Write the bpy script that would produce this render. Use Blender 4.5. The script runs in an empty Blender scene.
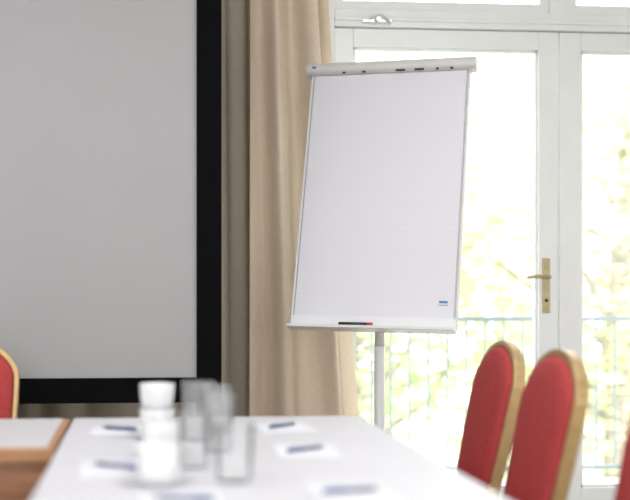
import bpy, bmesh, math, random
from mathutils import Vector, Matrix
random.seed(7)
S = bpy.context.scene
try:
    S.view_settings.view_transform = 'Standard'
    S.view_settings.look = 'None'
except Exception as e:
    print(e)

# ------------------------------------------------------------ materials
def mat(name, col, rough=0.5, metal=0.0, noise=0.0, scale=20, bump=0.0, trans=0.0, stretch=None, sheen=0.0, spec=None):
    m = bpy.data.materials.new(name); m.use_nodes = True
    nt = m.node_tree; b = nt.nodes['Principled BSDF']
    b.inputs['Base Color'].default_value = (*col, 1)
    b.inputs['Roughness'].default_value = rough
    b.inputs['Metallic'].default_value = metal
    if spec is not None: b.inputs['Specular IOR Level'].default_value = spec
    if sheen: b.inputs['Sheen Weight'].default_value = sheen
    if noise or bump:
        tc = nt.nodes.new('ShaderNodeTexCoord'); mp = nt.nodes.new('ShaderNodeMapping')
        if stretch: mp.inputs['Scale'].default_value = stretch
        n = nt.nodes.new('ShaderNodeTexNoise'); n.inputs['Scale'].default_value = scale
        n.inputs['Detail'].default_value = 4
        nt.links.new(tc.outputs['Object'], mp.inputs['Vector']); nt.links.new(mp.outputs[0], n.inputs['Vector'])
        if noise:
            r = nt.nodes.new('ShaderNodeValToRGB')
            r.color_ramp.elements[0].position = .3; r.color_ramp.elements[1].position = .7
            r.color_ramp.elements[0].color = (*[c*(1-noise) for c in col], 1)
            r.color_ramp.elements[1].color = (*[min(1, c*(1+noise)) for c in col], 1)
            nt.links.new(n.outputs['Fac'], r.inputs['Fac']); nt.links.new(r.outputs[0], b.inputs['Base Color'])
        if bump:
            bp = nt.nodes.new('ShaderNodeBump'); bp.inputs['Strength'].default_value = bump
            bp.inputs['Distance'].default_value = 0.002
            nt.links.new(n.outputs['Fac'], bp.inputs['Height']); nt.links.new(bp.outputs[0], b.inputs['Normal'])
    if trans:
        out = nt.nodes['Material Output']; t = nt.nodes.new('ShaderNodeBsdfTranslucent')
        t.inputs['Color'].default_value = (*col, 1)
        mx = nt.nodes.new('ShaderNodeMixShader'); mx.inputs[0].default_value = trans
        nt.links.new(b.outputs[0], mx.inputs[1]); nt.links.new(t.outputs[0], mx.inputs[2])
        nt.links.new(mx.outputs[0], out.inputs['Surface'])
    return m

M = dict(
 wall=mat('wall_paint', (.80,.77,.72), .8, noise=.03, scale=8, bump=.1),
 ceil=mat('ceiling_paint', (.85,.85,.84), .9, noise=.02, scale=5),
 floor=mat('carpet_floor', (.34,.30,.27), .95, noise=.25, scale=120, bump=.5),
 doorw=mat('white_gloss_paint', (.88,.89,.91), .35, noise=.02, scale=6),
 brass=mat('aged_brass', (.50,.42,.26), .35, .9, noise=.15, scale=30),
 gold=mat('gold_chair_frame', (.52,.36,.17), .38, .5, noise=.08, scale=25),
 red=mat('red_upholstery', (.44,.050,.050), .85, noise=.18, scale=90, bump=.4),
 laminate=mat('white_laminate', (.71,.70,.735), .42, noise=.02, scale=10),
 leftlam=mat('grey_laminate', (.66,.65,.66), .42, noise=.03, scale=10),
 wood=mat('brown_wood', (.34,.16,.085), .45, noise=.3, scale=6, stretch=(1,12,12)),
 woodedge=mat('wood_edge', (.50,.26,.12), .45, noise=.2, scale=6, stretch=(1,10,10)),
 chrome=mat('steel_leg', (.6,.6,.62), .3, .9, noise=.05),
 black=mat('black_velvet_border', (.004,.004,.005), .9, noise=.1, scale=60, spec=.08),
 blackp=mat('black_plastic', (.02,.02,.022), .4, noise=.1),
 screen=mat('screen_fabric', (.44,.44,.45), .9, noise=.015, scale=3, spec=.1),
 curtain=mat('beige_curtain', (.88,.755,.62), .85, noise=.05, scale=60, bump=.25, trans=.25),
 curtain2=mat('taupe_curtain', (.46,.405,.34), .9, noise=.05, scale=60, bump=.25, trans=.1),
 metalw=mat('white_metal', (.80,.80,.82), .35, noise=.02, scale=5),
 clampm=mat('clamp_aluminium', (.70,.69,.68), .45, .15, noise=.03),
 greym=mat('grey_aluminium', (.60,.60,.62), .4, .3, noise=.04),
 blue=mat('blue_ink', (.10,.22,.48), .4, noise=.1),
 navy=mat('navy_plastic', (.05,.07,.18), .35, noise=.1),
 redp=mat('red_plastic', (.6,.03,.03), .4, noise=.1),
 china=mat('white_porcelain', (.84,.84,.86), .15, noise=.01),
 pad=mat('note_paper', (.80,.80,.84), .8, noise=.01),
 rail=mat('railing_paint', (.24,.28,.31), .5, .1, noise=.1),
 slab=mat('balcony_concrete', (.7,.7,.67), .9, noise=.1, scale=12),
 grass=mat('lawn', (.50,.58,.36), .95, noise=.3, scale=3),
 bark=mat('bark', (.32,.28,.25), .9, noise=.3, scale=14),
 leafA=mat('leaf_green', (.54,.63,.38), .6, noise=.2, scale=2, trans=.5),
 leafB=mat('leaf_yellow', (.76,.74,.46), .6, noise=.15, scale=2, trans=.5),
)
def papermat():
    m = bpy.data.materials.new('ruled_flip_paper'); m.use_nodes = True; nt = m.node_tree
    b = nt.nodes['Principled BSDF']; b.inputs['Roughness'].default_value = .75
    tc = nt.nodes.new('ShaderNodeTexCoord'); sp = nt.nodes.new('ShaderNodeSeparateXYZ')
    nt.links.new(tc.outputs['Object'], sp.inputs[0])
    mu = nt.nodes.new('ShaderNodeMath'); mu.operation = 'MULTIPLY'; mu.inputs[1].default_value = 40
    fr = nt.nodes.new('ShaderNodeMath'); fr.operation = 'FRACT'
    lt = nt.nodes.new('ShaderNodeMath'); lt.operation = 'LESS_THAN'; lt.inputs[1].default_value = .10
    nt.links.new(sp.outputs['Z'], mu.inputs[0]); nt.links.new(mu.outputs[0], fr.inputs[0]); nt.links.new(fr.outputs[0], lt.inputs[0])
    mx = nt.nodes.new('ShaderNodeMix'); mx.data_type = 'RGBA'
    mx.inputs[6].default_value = (.775,.765,.825,1); mx.inputs[7].default_value = (.745,.738,.805,1)
    nt.links.new(lt.outputs[0], mx.inputs[0]); nt.links.new(mx.outputs[2], b.inputs['Base Color'])
    return m
M['paper'] = papermat()
def glassmat(name, window=False):
    m = bpy.data.materials.new(name); m.use_nodes = True; nt = m.node_tree
    nt.nodes.clear(); out = nt.nodes.new('ShaderNodeOutputMaterial')
    t = nt.nodes.new('ShaderNodeBsdfTransparent'); g = nt.nodes.new('ShaderNodeBsdfGlossy')
    t.inputs[0].default_value = (.97,.98,.97,1); g.inputs['Roughness'].default_value = .02
    mx = nt.nodes.new('ShaderNodeMixShader'); mx.inputs[0].default_value = .05
    nt.links.new(t.outputs[0], mx.inputs[1]); nt.links.new(g.outputs[0], mx.inputs[2])
    last = mx
    if not window:   # thin-walled drinking glass
        t.inputs[0].default_value = (.985,.99,.99,1)
        fr = nt.nodes.new('ShaderNodeLayerWeight'); fr.inputs['Blend'].default_value = .13
        nt.links.new(fr.outputs['Fresnel'], mx.inputs[0])
        d = nt.nodes.new('ShaderNodeBsdfDiffuse'); d.inputs[0].default_value = (.92,.92,.94,1)
        m2 = nt.nodes.new('ShaderNodeMixShader'); m2.inputs[0].default_value = .10
        nt.links.new(mx.outputs[0], m2.inputs[1]); nt.links.new(d.outputs[0], m2.inputs[2]); last = m2
    nt.links.new(last.outputs[0], out.inputs[0])
    return m
M['pane'] = glassmat('window_pane', True); M['glass'] = glassmat('tumbler_glass')

# ------------------------------------------------------------ helpers
def link(o, parent=None):
    S.collection.objects.link(o)
    if parent: o.parent = parent
    return o
def empty(name, loc=(0,0,0), rz=0):
    e = bpy.data.objects.new(name, None); e.location = loc; e.rotation_euler[2] = rz
    e.empty_display_size = .1
    S.collection.objects.link(e); return e
def finish(bm, name, m, parent=None, smooth=False, bevel=0, org=None):
    if org is not None:
        bmesh.ops.translate(bm, vec=-Vector(org), verts=bm.verts)
    bmesh.ops.recalc_face_normals(bm, faces=bm.faces)
    me = bpy.data.meshes.new(name); bm.to_mesh(me); bm.free()
    for x in (m if isinstance(m, list) else [m]): me.materials.append(x)
    if smooth:
        for p in me.polygons: p.use_smooth = True
    o = bpy.data.objects.new(name, me); link(o, parent)
    if bevel:
        b = o.modifiers.new('bevel', 'BEVEL'); b.width = bevel; b.segments = 3; b.limit_method = 'ANGLE'
    return o
def addbox(bm, x, y, z):
    r = bmesh.ops.create_cube(bm, size=1)
    for v in r['verts']:
        v.co = Vector(((x[0]+x[1])/2+v.co.x*(x[1]-x[0]), (y[0]+y[1])/2+v.co.y*(y[1]-y[0]), (z[0]+z[1])/2+v.co.z*(z[1]-z[0])))
    return r['verts']
def box(name, x, y, z, m, parent=None, bevel=0, wo=True):
    bm = bmesh.new(); addbox(bm, x, y, z)
    org = parent.location if (parent and wo) else None
    return finish(bm, name, m, parent, bevel=bevel, org=org)
def addtube(bm, p, q, r, n=12, r2=None):
    p = Vector(p); q = Vector(q); d = q-p
    mt = Matrix.Translation((p+q)/2) @ d.to_track_quat('Z','Y').to_matrix().to_4x4()
    bmesh.ops.create_cone(bm, cap_ends=True, segments=n, radius1=r, radius2=r if r2 is None else r2, depth=d.length, matrix=mt)
def tube(name, p, q, r, m, parent=None, n=14, wo=True, r2=None):
    bm = bmesh.new(); addtube(bm, p, q, r, n, r2)
    o = finish(bm, name, m, parent, org=parent.location if (parent and wo) else None)
    for pl in o.data.polygons: pl.use_smooth = len(pl.vertices) == 4
    return o
def lathe(name, prof, m, parent=None, loc=(0,0,0), n=36):
    bm = bmesh.new(); rings = []
    for r, z in prof:
        if r < 1e-6: rings.append([bm.verts.new((0,0,z))])
        else: rings.append([bm.verts.new((r*math.cos(2*math.pi*i/n), r*math.sin(2*math.pi*i/n), z)) for i in range(n)])
    for a, b in zip(rings, rings[1:]):
        for i in range(n):
            j = (i+1) % n
            if len(a) == 1 and len(b) == 1: continue
            if len(a) == 1: bm.faces.new((a[0], b[i], b[j]))
            elif len(b) == 1: bm.faces.new((a[i], a[j], b[0]))
            else: bm.faces.new((a[i], a[j], b[j], b[i]))
    o = finish(bm, name, m, parent, smooth=True); o.location = loc
    return o
def sweep(name, pts, r, m, parent=None, res=4, cyc=False):
    c = bpy.data.curves.new(name, 'CURVE'); c.dimensions = '3D'; c.bevel_depth = r; c.bevel_resolution = res
    c.use_fill_caps = True
    s = c.splines.new('BEZIER'); s.bezier_points.add(len(pts)-1)
    for b, p in zip(s.bezier_points, pts):
        b.co = p; b.handle_left_type = b.handle_right_type = 'AUTO'
    s.use_cyclic_u = cyc
    c.materials.append(m)
    return link(bpy.data.objects.new(name, c), parent)

# ------------------------------------------------------------ room shell
WY = 5.30; CH = 3.0; XL, XR, YB = -3.0, 4.2, -2.6
DX0, DX1 = .88, 3.04; DTOP = 2.80
box('floor', (XL-.2, XR+.2), (YB-.2, WY+.2), (-.1, 0), M['floor'])
box('ceiling', (XL-.2, XR+.2), (YB-.2, WY+.2), (CH, CH+.1), M['ceil'])
box('wall_left', (XL-.15, XL), (YB, WY+.2), (0, CH), M['wall'])
box('wall_right', (XR, XR+.15), (YB, WY+.2), (0, CH), M['wall'])
bm = bmesh.new()
addbox(bm, (XL, DX0), (WY, WY+.2), (0, CH)); addbox(bm, (DX1, XR), (WY, WY+.2), (0, CH)); addbox(bm, (DX0, DX1), (WY, WY+.2), (DTOP, CH))
finish(bm, 'wall_front', M['wall'])
# rear wall behind the camera; its two windows are added to let in fill daylight
bm = bmesh.new()
addbox(bm, (XL, XR), (YB-.15, YB), (0, .8)); addbox(bm, (XL, XR), (YB-.15, YB), (2.7, CH))
for a, b in ((XL, -2.2), (.1, 1.1), (3.4, XR)): addbox(bm, (a, b), (YB-.15, YB), (.8, 2.7))
finish(bm, 'wall_rear', M['wall'])
for i, (a, b) in enumerate(((-2.2, .1), (1.1, 3.4))):
    w = empty('window_%d' % (i+1), ((a+b)/2, YB-.08, .8))
    bm = bmesh.new()
    for xx in (a, (a+b)/2-.03, b-.06): addbox(bm, (xx, xx+.06), (YB-.11, YB-.05), (.8, 2.7))
    for zz in (.8, 2.64): addbox(bm, (a, b), (YB-.11, YB-.05), (zz, zz+.06))
    finish(bm, 'window_frame', M['doorw'], w, org=w.location)
    box('pane', (a+.06, b-.06), (YB-.084, YB-.08), (.86, 2.64), M['pane'], w)
box('baseboard_front', (XL, DX0-.06), (WY-.018, WY), (0, .1), M['doorw'], bevel=.004)
box('baseboard_left', (XL, XL+.018), (YB, WY-.02), (0, .1), M['doorw'], bevel=.004)
box('baseboard_right', (XR-.018, XR), (YB, WY-.02), (0, .1), M['doorw'], bevel=.004)

# ------------------------------------------------------------ french door
D = empty('door_1', (1.97, WY, 0))
def dbox(n, x, y, z, m=M['doorw'], bv=.004): return box(n, x, y, z, m, D, bv)
dbox('jamb_left', (DX0-.055, DX0+.012), (WY-.03, WY+.12), (0, DTOP))
dbox('jamb_right', (DX1-.012, DX1+.055), (WY-.03, WY+.12), (0, DTOP))
dbox('head', (DX0, DX1), (WY-.02, WY+.12), (2.745, DTOP))
dbox('transom_bar', (DX0+.012, DX1-.012), (WY-.03, WY+.10), (2.365, 2.445))
dbox('transom_moulding', (DX0+.012, DX1-.012), (WY-.045, WY-.03), (2.39, 2.405), bv=.003)
dbox('transom_post', (1.92, 2.01), (WY-.02, WY+.08), (2.445, 2.745))
for n, a, b in (('l', DX0+.012, 1.92), ('r', 2.01, DX1-.012)):
    bm = bmesh.new()
    addbox(bm, (a, a+.045), (WY-.01, WY+.05), (2.447, 2.743)); addbox(bm, (b-.045, b), (WY-.01, WY+.05), (2.447, 2.743))
    addbox(bm, (a, b), (WY-.009, WY+.049), (2.447, 2.49)); addbox(bm, (a, b), (WY-.009, WY+.049), (2.70, 2.743))
    finish(bm, 'transom_sash_'+n, M['doorw'], D, bevel=.003, org=D.location)
    dbox('transom_pane_'+n, (a+.045, b-.045), (WY+.02, WY+.024), (2.49, 2.70), M['pane'], 0)
def leaf(n, a, b, wl, wr):
    y0, y1 = WY, WY+.05; zt, zg, zb = 2.362, 2.275, .20
    dbox('leaf_%s_stile_l' % n, (a, a+wl), (y0, y1), (.012, zt)); dbox('leaf_%s_stile_r' % n, (b-wr, b), (y0, y1), (.012, zt))
    dbox('leaf_%s_toprail' % n, (a+wl, b-wr), (y0+.001, y1), (zg, zt)); dbox('leaf_%s_bottomrail' % n, (a+wl, b-wr), (y0+.001, y1), (.012, zb))
    bm = bmesh.new(); g = .014
    for (xa, xb, za, zc) in ((a+wl, a+wl+g, zb, zg), (b-wr-g, b-wr, zb, zg), (a+wl, b-wr, zb, zb+g), (a+wl, b-wr, zg-g, zg)):
        addbox(bm, (xa, xb), (y0+.012, y1-.01), (za, zc))
    finish(bm, 'leaf_%s_bead' % n, M['doorw'], D, bevel=.003, org=D.location)
    dbox('leaf_%s_pane' % n, (a+wl, b-wr), (y0+.024, y0+.028), (zb, zg), M['pane'], 0)
leaf('l', DX0+.016, 1.968, .09, .095); leaf('r', 1.976, DX1-.016, .105, .10)
# handle
dbox('handle_backplate', (1.890, 1.928), (WY-.006, WY), (1.03, 1.29), M['brass'], .003)
tube('handle_spindle', (1.909, WY, 1.20), (1.909, WY-.05, 1.20), .010, M['brass'], D)
sweep('handle_lever', [Vector(p)-D.location for p in ((1.912, WY-.05, 1.20), (1.88, WY-.055, 1.202), (1.84, WY-.055, 1.203), (1.80, WY-.05, 1.198))], .009, M['brass'], D)
tube('keyhole', (1.909, WY-.008, 1.09), (1.909, WY, 1.09), .008, M['blackp'], D)
for z in (.4, 1.3, 2.15): tube('hinge', (DX0+.014, WY-.008, z-.04), (DX0+.014, WY-.008, z+.04), .008, M['doorw'], D)
# transom catch
dbox('transom_catch_plate', (1.02, 1.16), (WY-.05, WY-.045), (2.378, 2.395), M['chrome'], .002)
tube('transom_catch_knob', (1.09, WY-.048, 2.39), (1.09, WY-.075, 2.39), .011, M['chrome'], D)
sweep('transom_catch_arm', [Vector(p)-D.location for p in ((1.05, WY-.06, 2.395), (1.09, WY-.065, 2.412), (1.13, WY-.06, 2.395), (1.15, WY-.055, 2.372))], .005, M['chrome'], D)

# ------------------------------------------------------------ balcony + garden
box('balcony_slab', (-.5, 6), (WY+.2, 6.9), (-.25, -.02), M['slab'])
R = empty('balcony_railing', (2.5, 6.75, -.02))
bm = bmesh.new()
addbox(bm, (-.4, 5.9), (6.73, 6.77), (.955, .985)); addbox(bm, (-.4, 5.9), (6.735, 6.765), (.06, .085))
x = -.36
while x < 5.9:
    addtube(bm, (x, 6.75, .06), (x, 6.75, .96), .008, 8); x += .115
for x in (-.38, 1.0, 2.4, 3.8, 5.2): addbox(bm, (x-.018, x+.018), (6.732, 6.768), (-.02, .96))
finish(bm, 'bars', M['rail'], R, org=R.location)
box('ground_lawn', (-30, 40), (7.2, 60), (-3.2, -3.0), M['grass'])
def tree(x, y, h, spread, nl, leafmix, zlow=-1.5):
    T = empty('tree', (x, y, -3.0)); bm = bmesh.new()
    addtube(bm, (0,0,0), (0.1,0,h*.55), .16, 10, .10)
    tips = []
    for i in range(16):
        a = random.uniform(0, 6.28); z0 = h*random.uniform(.2, .55); L = spread*random.uniform(.5, 1)
        p = Vector((.05, 0, z0)); q = p+Vector((math.cos(a)*L*.55, math.sin(a)*L*.55, random.uniform(.2, 1.0)))
        r = q+Vector((math.cos(a+.4)*L*.45, math.sin(a+.4)*L*.45, random.uniform(.3, 1.4)))
        addtube(bm, p, q, .06, 6, .035); addtube(bm, q, r, .035, 6, .012)
        for k in range(3):
            s = q+(r-q)*random.random(); e = s+Vector((random.uniform(-.8,.8), random.uniform(-.8,.8), random.uniform(-.3,.9)))
            addtube(bm, s, e, .015, 5, .006); tips += [e, s]
        tips += [q, r]
    finish(bm, 'trunk', M['bark'], T)
    bm = bmesh.new()
    for i in range(nl):
        c = random.choice(tips)+Vector((random.gauss(0,.38), random.gauss(0,.38), random.gauss(0,.34)))
        s = random.uniform(.05, .12)
        mt = Matrix.Translation(c) @ Matrix.Rotation(random.uniform(0,6.28), 4, 'Z') @ Matrix.Rotation(random.uniform(-1.2,1.2), 4, 'X')
        vs = [bm.verts.new(mt @ Vector(v)) for v in ((-s,0,0), (-.3*s,-.5*s,.05*s), (.5*s,-.4*s,.05*s), (s*1.1,0,0), (.5*s,.4*s,.05*s), (-.3*s,.5*s,.05*s))]
        f = bm.faces.new(vs); f.material_index = 1 if random.random() < leafmix else 0
    me = bpy.data.meshes.new('foliage'); bm.to_mesh(me); bm.free()
    me.materials.append(M['leafA']); me.materials.append(M['leafB'])
    link(bpy.data.objects.new('foliage', me), T)
tree(2.2, 12.5, 8.6, 2.3, 2200, .3)
tree(4.7, 11.2, 8.4, 2.3, 2600, .55)
tree(6.4, 15.0, 11.0, 2.8, 3200, .4)
tree(3.6, 17.0, 12.0, 3.0, 3600, .3)
tree(0.2, 15.0, 9.0, 2.6, 2400, .5)
tree(9.0, 14.0, 9.0, 2.6, 2400, .5)

# ------------------------------------------------------------ curtains
def curtain(name, x0, x1t, x1b, y, zt, zb, lam, amp, seed, m):
    rnd = random.Random(seed); nx = 300; nz = 40
    L = x1t-x0; ph = [0]
    for i in range(nx): ph.append(ph[-1]+ (2*math.pi/lam)*(L/nx)*(1+.40*math.sin(i*.045+seed)))
    bm = bmesh.new(); g = []
    for k in range(nz+1):
        v = k/nz; z = zt+(zb-zt)*v; row = []
        x1 = x1t+(x1b-x1t)*v
        for i in range(nx+1):
            u = i/nx
            a = amp*(.75+.25*v)*(1+.25*math.sin(i*.03+seed*2))
            yy = y+a*math.sin(ph[i]+.4*math.sin(v*2+seed))+amp*.11*math.sin(ph[i]*2.3+v*3)
            xx = x0+(x1-x0)*u+.012*math.cos(ph[i]*1.0+v)
            row.append(bm.verts.new((xx, yy, z)))
        g.append(row)
    for a, b in zip(g, g[1:]):
        for i in range(nx): bm.faces.new((a[i], a[i+1], b[i+1], b[i]))
    return finish(bm, name, m, smooth=True)
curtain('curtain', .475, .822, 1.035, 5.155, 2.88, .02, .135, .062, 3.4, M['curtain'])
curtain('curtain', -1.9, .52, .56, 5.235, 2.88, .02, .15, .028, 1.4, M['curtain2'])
rl = empty('curtain_rail', (.5, 5.17, 2.9))
tube('rail', (-2.1, 5.17, 2.9), (3.6, 5.17, 2.9), .014, M['greym'], rl)
for x in (-2, .6, 3.4): tube('bracket', (x, 5.17, 2.9), (x, WY, 2.9), .008, M['greym'], rl)

# ------------------------------------------------------------ projection screen
P = empty('projection_screen', (-.95, 4.42, 0))
sx0, sx1, sz0, sz1, bw = -2.25, .306, .706, 2.52, .095
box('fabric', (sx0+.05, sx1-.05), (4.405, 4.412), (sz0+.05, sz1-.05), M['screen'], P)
for n, X, Z in (('border_left', (sx0, sx0+bw), (sz0, sz1)), ('border_right', (sx1-bw, sx1), (sz0, sz1)),
                ('border_bottom', (sx0+bw, sx1-bw), (sz0, sz0+bw)), ('border_top', (sx0+bw, sx1-bw), (sz1-bw, sz1))):
    box(n, X, (4.39, 4.43), Z, M['black'], P, .002)
for x in (sx0+.08, sx1-.08):
    box('leg', (x-.015, x+.015), (4.432, 4.462), (.03, 1.3), M['blackp'], P, .003)
    box('foot', (x-.02, x+.02), (4.15, 4.75), (0, .03), M['blackp'], P, .004)

# ------------------------------------------------------------ flip chart
F = empty('flip_chart', (.938, 4.59, 0))
B = bpy.data.objects.new('board_pivot', None); S.collection.objects.link(B); B.parent = F
B.location = (-.014, -.02, .965)
B.rotation_euler = (Matrix.Rotation(math.radians(-23), 3, 'Z') @ Matrix.Rotation(math.radians(-15), 3, 'X') @ Matrix.Rotation(math.radians(1.0), 3, 'Y')).to_euler()
W = .335; H = 1.160
def fb(n, x, y, z, m, bv=.003): return box(n, x, y, z, m, B, bv, wo=False)
fb('back_panel', (-W, W), (.0, .018), (.03, H), M['metalw'], .004)
fb('side_left', (-W-.006, -W+.003), (-.010, .022), (.02, H), M['metalw'])
fb('side_right', (W-.003, W+.006), (-.010, .022), (.02, H), M['clampm'])
fb('paper_pad', (-W+.008, W-.008), (-.010, -.001), (.055, H-.03), M['paper'], .001)
fb('top_sheet', (-W+.010, W-.010), (-.0125, -.0105), (.058, H-.03), M['paper'], 0)
bm = bmesh.new(); prof = []
for i in range(13):
    a = math.pi*i/12; prof.append((-.012-.026*math.sin(a), H+.028*-math.cos(a)))
prof += [(.024, H+.028), (.024, H-.028)]
va = [bm.verts.new((-W-.028, y, z)) for y, z in prof]; vb = [bm.verts.new((W+.030, y, z)) for y, z in prof]
for i in range(len(prof)):
    j = (i+1) % len(prof); bm.faces.new((va[i], va[j], vb[j], vb[i]))
bm.faces.new(va); bm.faces.new(vb)
finish(bm, 'clamp_bar', M['clampm'], B, bevel=.002)
for a, b in ((-.20, -.188), (-.115, -.10), (.03, .07), (.11, .15), (.20, .212), (.26, .272)):
    fb('clamp_slot', (a, b), (-.034, -.024), (H-.0275, -.0225+H), M['blackp'], .001)
fb('clamp_badge', (-.335, -.318), (-.040, -.037), (H-.005, H+.005), M['blue'], .001)
fb('tray_back', (-W-.004, W+.004), (-.018, -.002), (.0, .062), M['metalw'], .003)
fb('tray_floor', (-W-.004, W+.004), (-.075, -.018), (.0, .007), M['metalw'], .002)
fb('tray_lip', (-W-.004, W+.004), (-.078, -.072), (.0, .012), M['clampm'], .002)
tube('marker_black', (-.125, -.050, .019), (-.01, -.050, .019), .0105, M['blackp'], B, wo=False)
tube('marker_cap', (-.01, -.050, .019), (.012, -.050, .019), .011, M['redp'], B, wo=False)
fb('sheet_label', (.266, .300), (-.0135, -.0127), (.124, .134), M['blue'], 0)
fb('sheet_label_line', (.264, .302), (-.0135, -.0127), (.115, .1175), M['blue'], 0)
# stand
PX, PY = .997, 4.76
tube('column_lower', (PX, PY, .08), (PX, PY, .90), .023, M['metalw'], F, 20)
tube('column_upper', (PX, PY, .88), (PX, PY, 1.24), .021, M['metalw'], F, 20)
bm = bmesh.new(); addbox(bm, (-.07, .12), (.018, .075), (.22, .30))
finish(bm, 'tilt_bracket', M['greym'], B, bevel=.004)
for i in range(5):
    a = 2*math.pi*i/5+.3
    p = Vector((PX, PY, .10)); q = Vector((PX+.28*math.cos(a), PY+.28*math.sin(a), .065))
    tube('base_arm', p, q, .018, M['metalw'], F, r2=.013)
    tube('castor', q+Vector((-.012*math.sin(a), .012*math.cos(a), -.037)), q+Vector((.012*math.sin(a), -.012*math.cos(a), -.037)), .028, M['blackp'], F)

# ------------------------------------------------------------ chairs
def backoutline(w, top, sh, bot, n=18):
    def hw(v): return w*(.88+.12*math.sin(min(1, max(0, v/.34))*math.pi/2))
    L = [(-hw(v), v) for v in [bot+(sh-bot)*i/10 for i in range(11)]]
    for i in range(1, n):
        a = math.pi*(1-i/n)
        c, s = math.cos(a), math.sin(a)
        L.append((w*math.copysign(abs(c)**1.0, c), sh+(top-sh)*abs(s)**1.15))
    L += [(-u, v) for u, v in reversed(L[:11])]
    return L
def chair(loc, rz):
    C = empty('banquet_chair', loc, rz)
    tilt = math.radians(12.0)
    def tp(u, v, d):
        return Vector((-math.sin(tilt)*v+math.cos(tilt)*d, u, .50+math.cos(tilt)*v+math.sin(tilt)*d))
    outer = backoutline(.198, .480, .345, 0); inner = backoutline(.180, .461, .335, .02)
    bm = bmesh.new(); n = len(outer)
    rings = [[bm.verts.new(tp(u, v, d)) for u, v in pr] for pr, d in ((outer, -.018), (outer, .018), (inner, .018), (inner, -.018))]
    for k in range(4):
        a, b = rings[k], rings[(k+1) % 4]
        for i in range(n):
            j = (i+1) % n; bm.faces.new((a[i], a[j], b[j], b[i]))
    finish(bm, 'back_frame', M['gold'], C, bevel=.004)
    bm = bmesh.new(); cv = .23; prev = None
    steps = [(1, -.012), (1, .014), (.97, .026), (.9, .034), (.7, .040), (.4, .043), (.12, .044)]
    full = [(s, -d*.7) for s, d in reversed(steps[2:])]
    for s, d in full+steps:
        r = [bm.verts.new(tp(u*s, cv+(v-cv)*s, d)) for u, v in inner]
        if prev:
            for i in range(n):
                j = (i+1) % n; bm.faces.new((prev[i], prev[j], r[j], r[i]))
        else: first = r
        prev = r
    bm.faces.new(first); bm.faces.new(prev)
    finish(bm, 'back_cushion', M['red'], C, smooth=True)
    bm = bmesh.new(); addbox(bm, (.0, .43), (-.205, .205), (.425, .485))
    o = finish(bm, 'seat_cushion', M['red'], C, smooth=True); b = o.modifiers.new('b', 'BEVEL'); b.width = .024; b.segments = 5
    box('seat_frame', (.0, .42), (-.20, .20), (.398, .428), M['gold'], C, .004, wo=False)
    for s in (-1, 1):
        tube('rear_leg', (-.07, .185*s, 0), (0, .176*s, .41), .0135, M['gold'], C, wo=False)
        tube('back_upright', (0, .176*s, .40), (0.0, .168*s, .53), .0135, M['gold'], C, wo=False)
        tube('front_leg', (.41, .185*s, 0), (.395, .180*s, .41), .0135, M['gold'], C, wo=False)
        tube('side_stretcher', (-.045, .182*s, .16), (.40, .183*s, .16), .008, M['gold'], C, wo=False)
    return C
for x, y in ((1.066, 3.59), (1.042, 3.03), (1.065, 2.36)): chair((x, y, 0), math.pi)
chair((-.620, 3.98, 0), -math.pi/2)

# ------------------------------------------------------------ tables
def maintable(y0, y1):
    T = empty('conference_table', (.23, (y0+y1)/2, 0))
    box('top', (-.20, .66), (y0, y1), (.722, .75), M['laminate'], T, .004)
    box('apron_a', (-.13, .59), (y0+.07, y0+.09), (.66, .722), M['chrome'], T, .002)
    box('apron_b', (-.13, .59), (y1-.09, y1-.07), (.66, .722), M['chrome'], T, .002)
    for x in (-.13, .59):
        for y in (y0+.08, y1-.08): tube('leg', (x, y, 0), (x, y, .722), .02, M['chrome'], T)
maintable(2.105, 3.46); maintable(.70, 2.10)
T = empty('side_table', (-1.1, 3.12, 0))
box('edge_band', (-2.0, -.212), (2.80, 3.46), (.715, .748), M['woodedge'], T, .003)
box('top', (-1.99, -.230), (2.82, 3.45), (.748, .7505), M['leftlam'], T)
box('modesty_panel', (-1.95, -.225), (2.82, 2.845), (.35, .715), M['wood'], T, .003)
for x in (-1.94, -.30):
    for y in (2.87, 3.36): box('leg', (x, x+.05), (y, y+.05), (0, .715), M['wood'], T, .003)
box('apron', (-1.95, -.26), (3.40, 3.42), (.64, .715), M['wood'], T, .003)
T = empty('serving_table', (-.62, 1.55, 0))
box('top', (-1.0, -.25), (1.2, 1.92), (.69, .72), M['wood'], T, .004)
for x in (-.97, -.32):
    for y in (1.23, 1.85): box('leg', (x, x+.04), (y, y+.04), (0, .69), M['wood'], T, .003)

# ------------------------------------------------------------ tableware
def tumbler(x, y, h=.14, r=.04, z=.75):
    t = .0022; rb = r*.86
    E = empty('drinking_glass', (x, y, z+.0006))
    lathe('bowl', [(0,0), (rb-.003,0), (rb,.003), (rb+.001,.02), (r,h-.001), (r-t*.5,h), (r-t,h-.001), (rb-t,.022), (rb-t-.004,.012), (0,.010)], M['glass'], E)
def cup(x, y, z=.75, saucer=True, name='coffee_cup', ang=0.5):
    E = empty(name, (x, y, z+.0006), ang); z0 = 0
    if saucer:
        lathe('saucer', [(0,0), (.04,0), (.045,.003), (.068,.012), (.069,.014), (.066,.015), (.045,.008), (0,.006)], M['china'], E); z0 = .007
    lathe('cup_body', [(0,0), (.032,0), (.034,.002), (.039,.010), (.042,.025), (.044,.045), (.045,.066), (.044,.0675), (.0425,.066), (.0415,.045), (.039,.021), (.03,.010), (0,.009)], M['china'], E, (0,0,z0))
    sweep('handle', [(.043,0,z0+.054), (.058,0,z0+.058), (.066,0,z0+.042), (.056,0,z0+.024), (.041,0,z0+.020)], .0042, M['china'], E)
    return E
cup(.040, 2.97, ang=4.4); cup(.040, 2.97, .75+.0075+.064, False, ang=1.2)
cup(.032, 2.26, ang=1.9)
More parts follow.
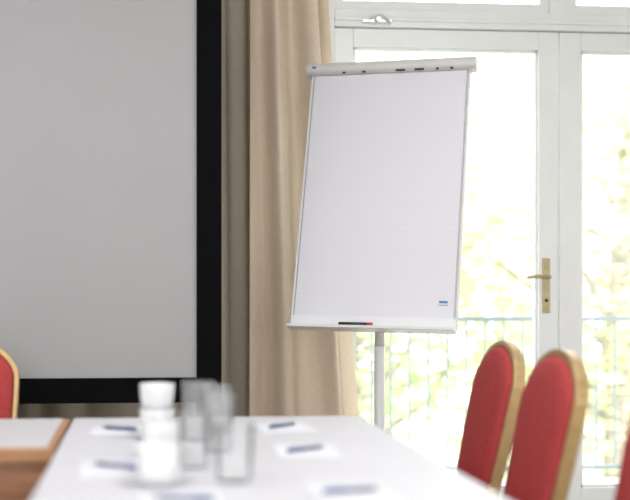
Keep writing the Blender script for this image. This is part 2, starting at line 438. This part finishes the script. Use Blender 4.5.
cup(.045, 2.62, ang=4.9)
tumbler(.143, 2.90, .15, .043); tumbler(.178, 2.69, .14, .04); tumbler(.182, 2.26, .115, .04)
tumbler(.112, 2.45, .12, .036); tumbler(.20, 3.05, .13, .038)
tumbler(-.37, 1.84, .105, .034, .72); tumbler(-.445, 1.80, .105, .034, .72); tumbler(-.30, 1.86, .10, .030, .72)
def pad(x, y, rz, pz=.5):
    E = empty('notepad', (x, y, .7506), rz)
    box('sheets', (-.074, .074), (-.105, .105), (0, .003), M['pad'], E, .001, wo=False)
    Q = empty('ballpoint_pen', (x, y, .7586), rz+pz)
    tube('barrel', (-.06, 0, 0), (.045, 0, 0), .0045, M['navy'], Q, wo=False)
    tube('tip', (.045, 0, 0), (.066, 0, 0), .0042, M['chrome'], Q, wo=False, r2=.001)
    box('clip', (-.058, -.02), (-.0015, .0015), (.004, .0065), M['blue'], Q, wo=False)
pad(.39, 3.15, .05, .75); pad(.385, 2.67, -.05, .7); pad(.39, 2.10, .04, .25)
pad(-.06, 3.12, -.03, 2.5); pad(-.055, 2.44, .03, 2.5); pad(.07, 2.04, .02, 2.8)

# ------------------------------------------------------------ ceiling lights, added out of view for room fill
def fill_light(x, y, e):
    E = empty('ceiling_light', (x, y, CH))
    bm = bmesh.new()
    for a, b, c, d in ((-.62,.62,-.32,-.30), (-.62,.62,.30,.32), (-.62,-.60,-.30,.30), (.60,.62,-.30,.30)): addbox(bm, (a, b), (c, d), (-.05, 0))
    addbox(bm, (-.6, .6), (-.3, .3), (-.012, 0))
    finish(bm, 'housing', M['metalw'], E)
    l = bpy.data.lights.new('lamp', 'AREA'); l.shape = 'RECTANGLE'; l.size = 1.15; l.size_y = .55; l.energy = e; l.color = (.95,.96,1)
    o = bpy.data.objects.new('lamp', l); link(o, E); o.location = (0, 0, -.03)
for x in (-1.2, 1.4):
    for y in (-1.2, 1.0, 2.9): fill_light(x, y, 21)

# ------------------------------------------------------------ world
w = bpy.data.worlds.new('sky'); S.world = w; w.use_nodes = True
nt = w.node_tree; bg = nt.nodes['Background']
tc = nt.nodes.new('ShaderNodeTexCoord'); sp = nt.nodes.new('ShaderNodeSeparateXYZ'); cr = nt.nodes.new('ShaderNodeValToRGB')
nt.links.new(tc.outputs['Generated'], sp.inputs[0]); nt.links.new(sp.outputs['Z'], cr.inputs[0])
cr.color_ramp.elements[0].color = (.97,.97,.95,1); cr.color_ramp.elements[1].color = (.88,.94,1,1)
nt.links.new(cr.outputs[0], bg.inputs[0]); bg.inputs[1].default_value = 5.8
for nm, loc, sx, sy, rx in (('door_portal', (1.97, WY+.17, 1.4), 2.1, 2.7, -math.pi/2),):
    l = bpy.data.lights.new(nm, 'AREA'); l.shape = 'RECTANGLE'; l.size = sx; l.size_y = sy; l.cycles.is_portal = True
    o = bpy.data.objects.new(nm, l); S.collection.objects.link(o); o.location = loc; o.rotation_euler = (rx, 0, 0)
for nm, x in (('a', -1.05), ('b', 2.25)):  # sampling portals for the added rear windows
    l = bpy.data.lights.new('window_portal', 'AREA'); l.shape = 'RECTANGLE'; l.size = 2.3; l.size_y = 1.9; l.cycles.is_portal = True
    o = bpy.data.objects.new('window_portal', l); S.collection.objects.link(o); o.location = (x, YB-.14, 1.75); o.rotation_euler = (math.pi/2, 0, 0)

# ------------------------------------------------------------ camera
cd = bpy.data.cameras.new('camera'); cam = bpy.data.objects.new('camera', cd); S.collection.objects.link(cam)
cam.location = (0, 0, 1.12); cam.rotation_euler = (math.pi/2, 0, -math.radians(5))
cd.lens = 65.7; cd.sensor_width = 36; cd.shift_x = .116; cd.shift_y = .070
cd.dof.use_dof = True; cd.dof.focus_distance = 4.70; cd.dof.aperture_fstop = 1.45
cd.clip_end = 200
S.camera = cam
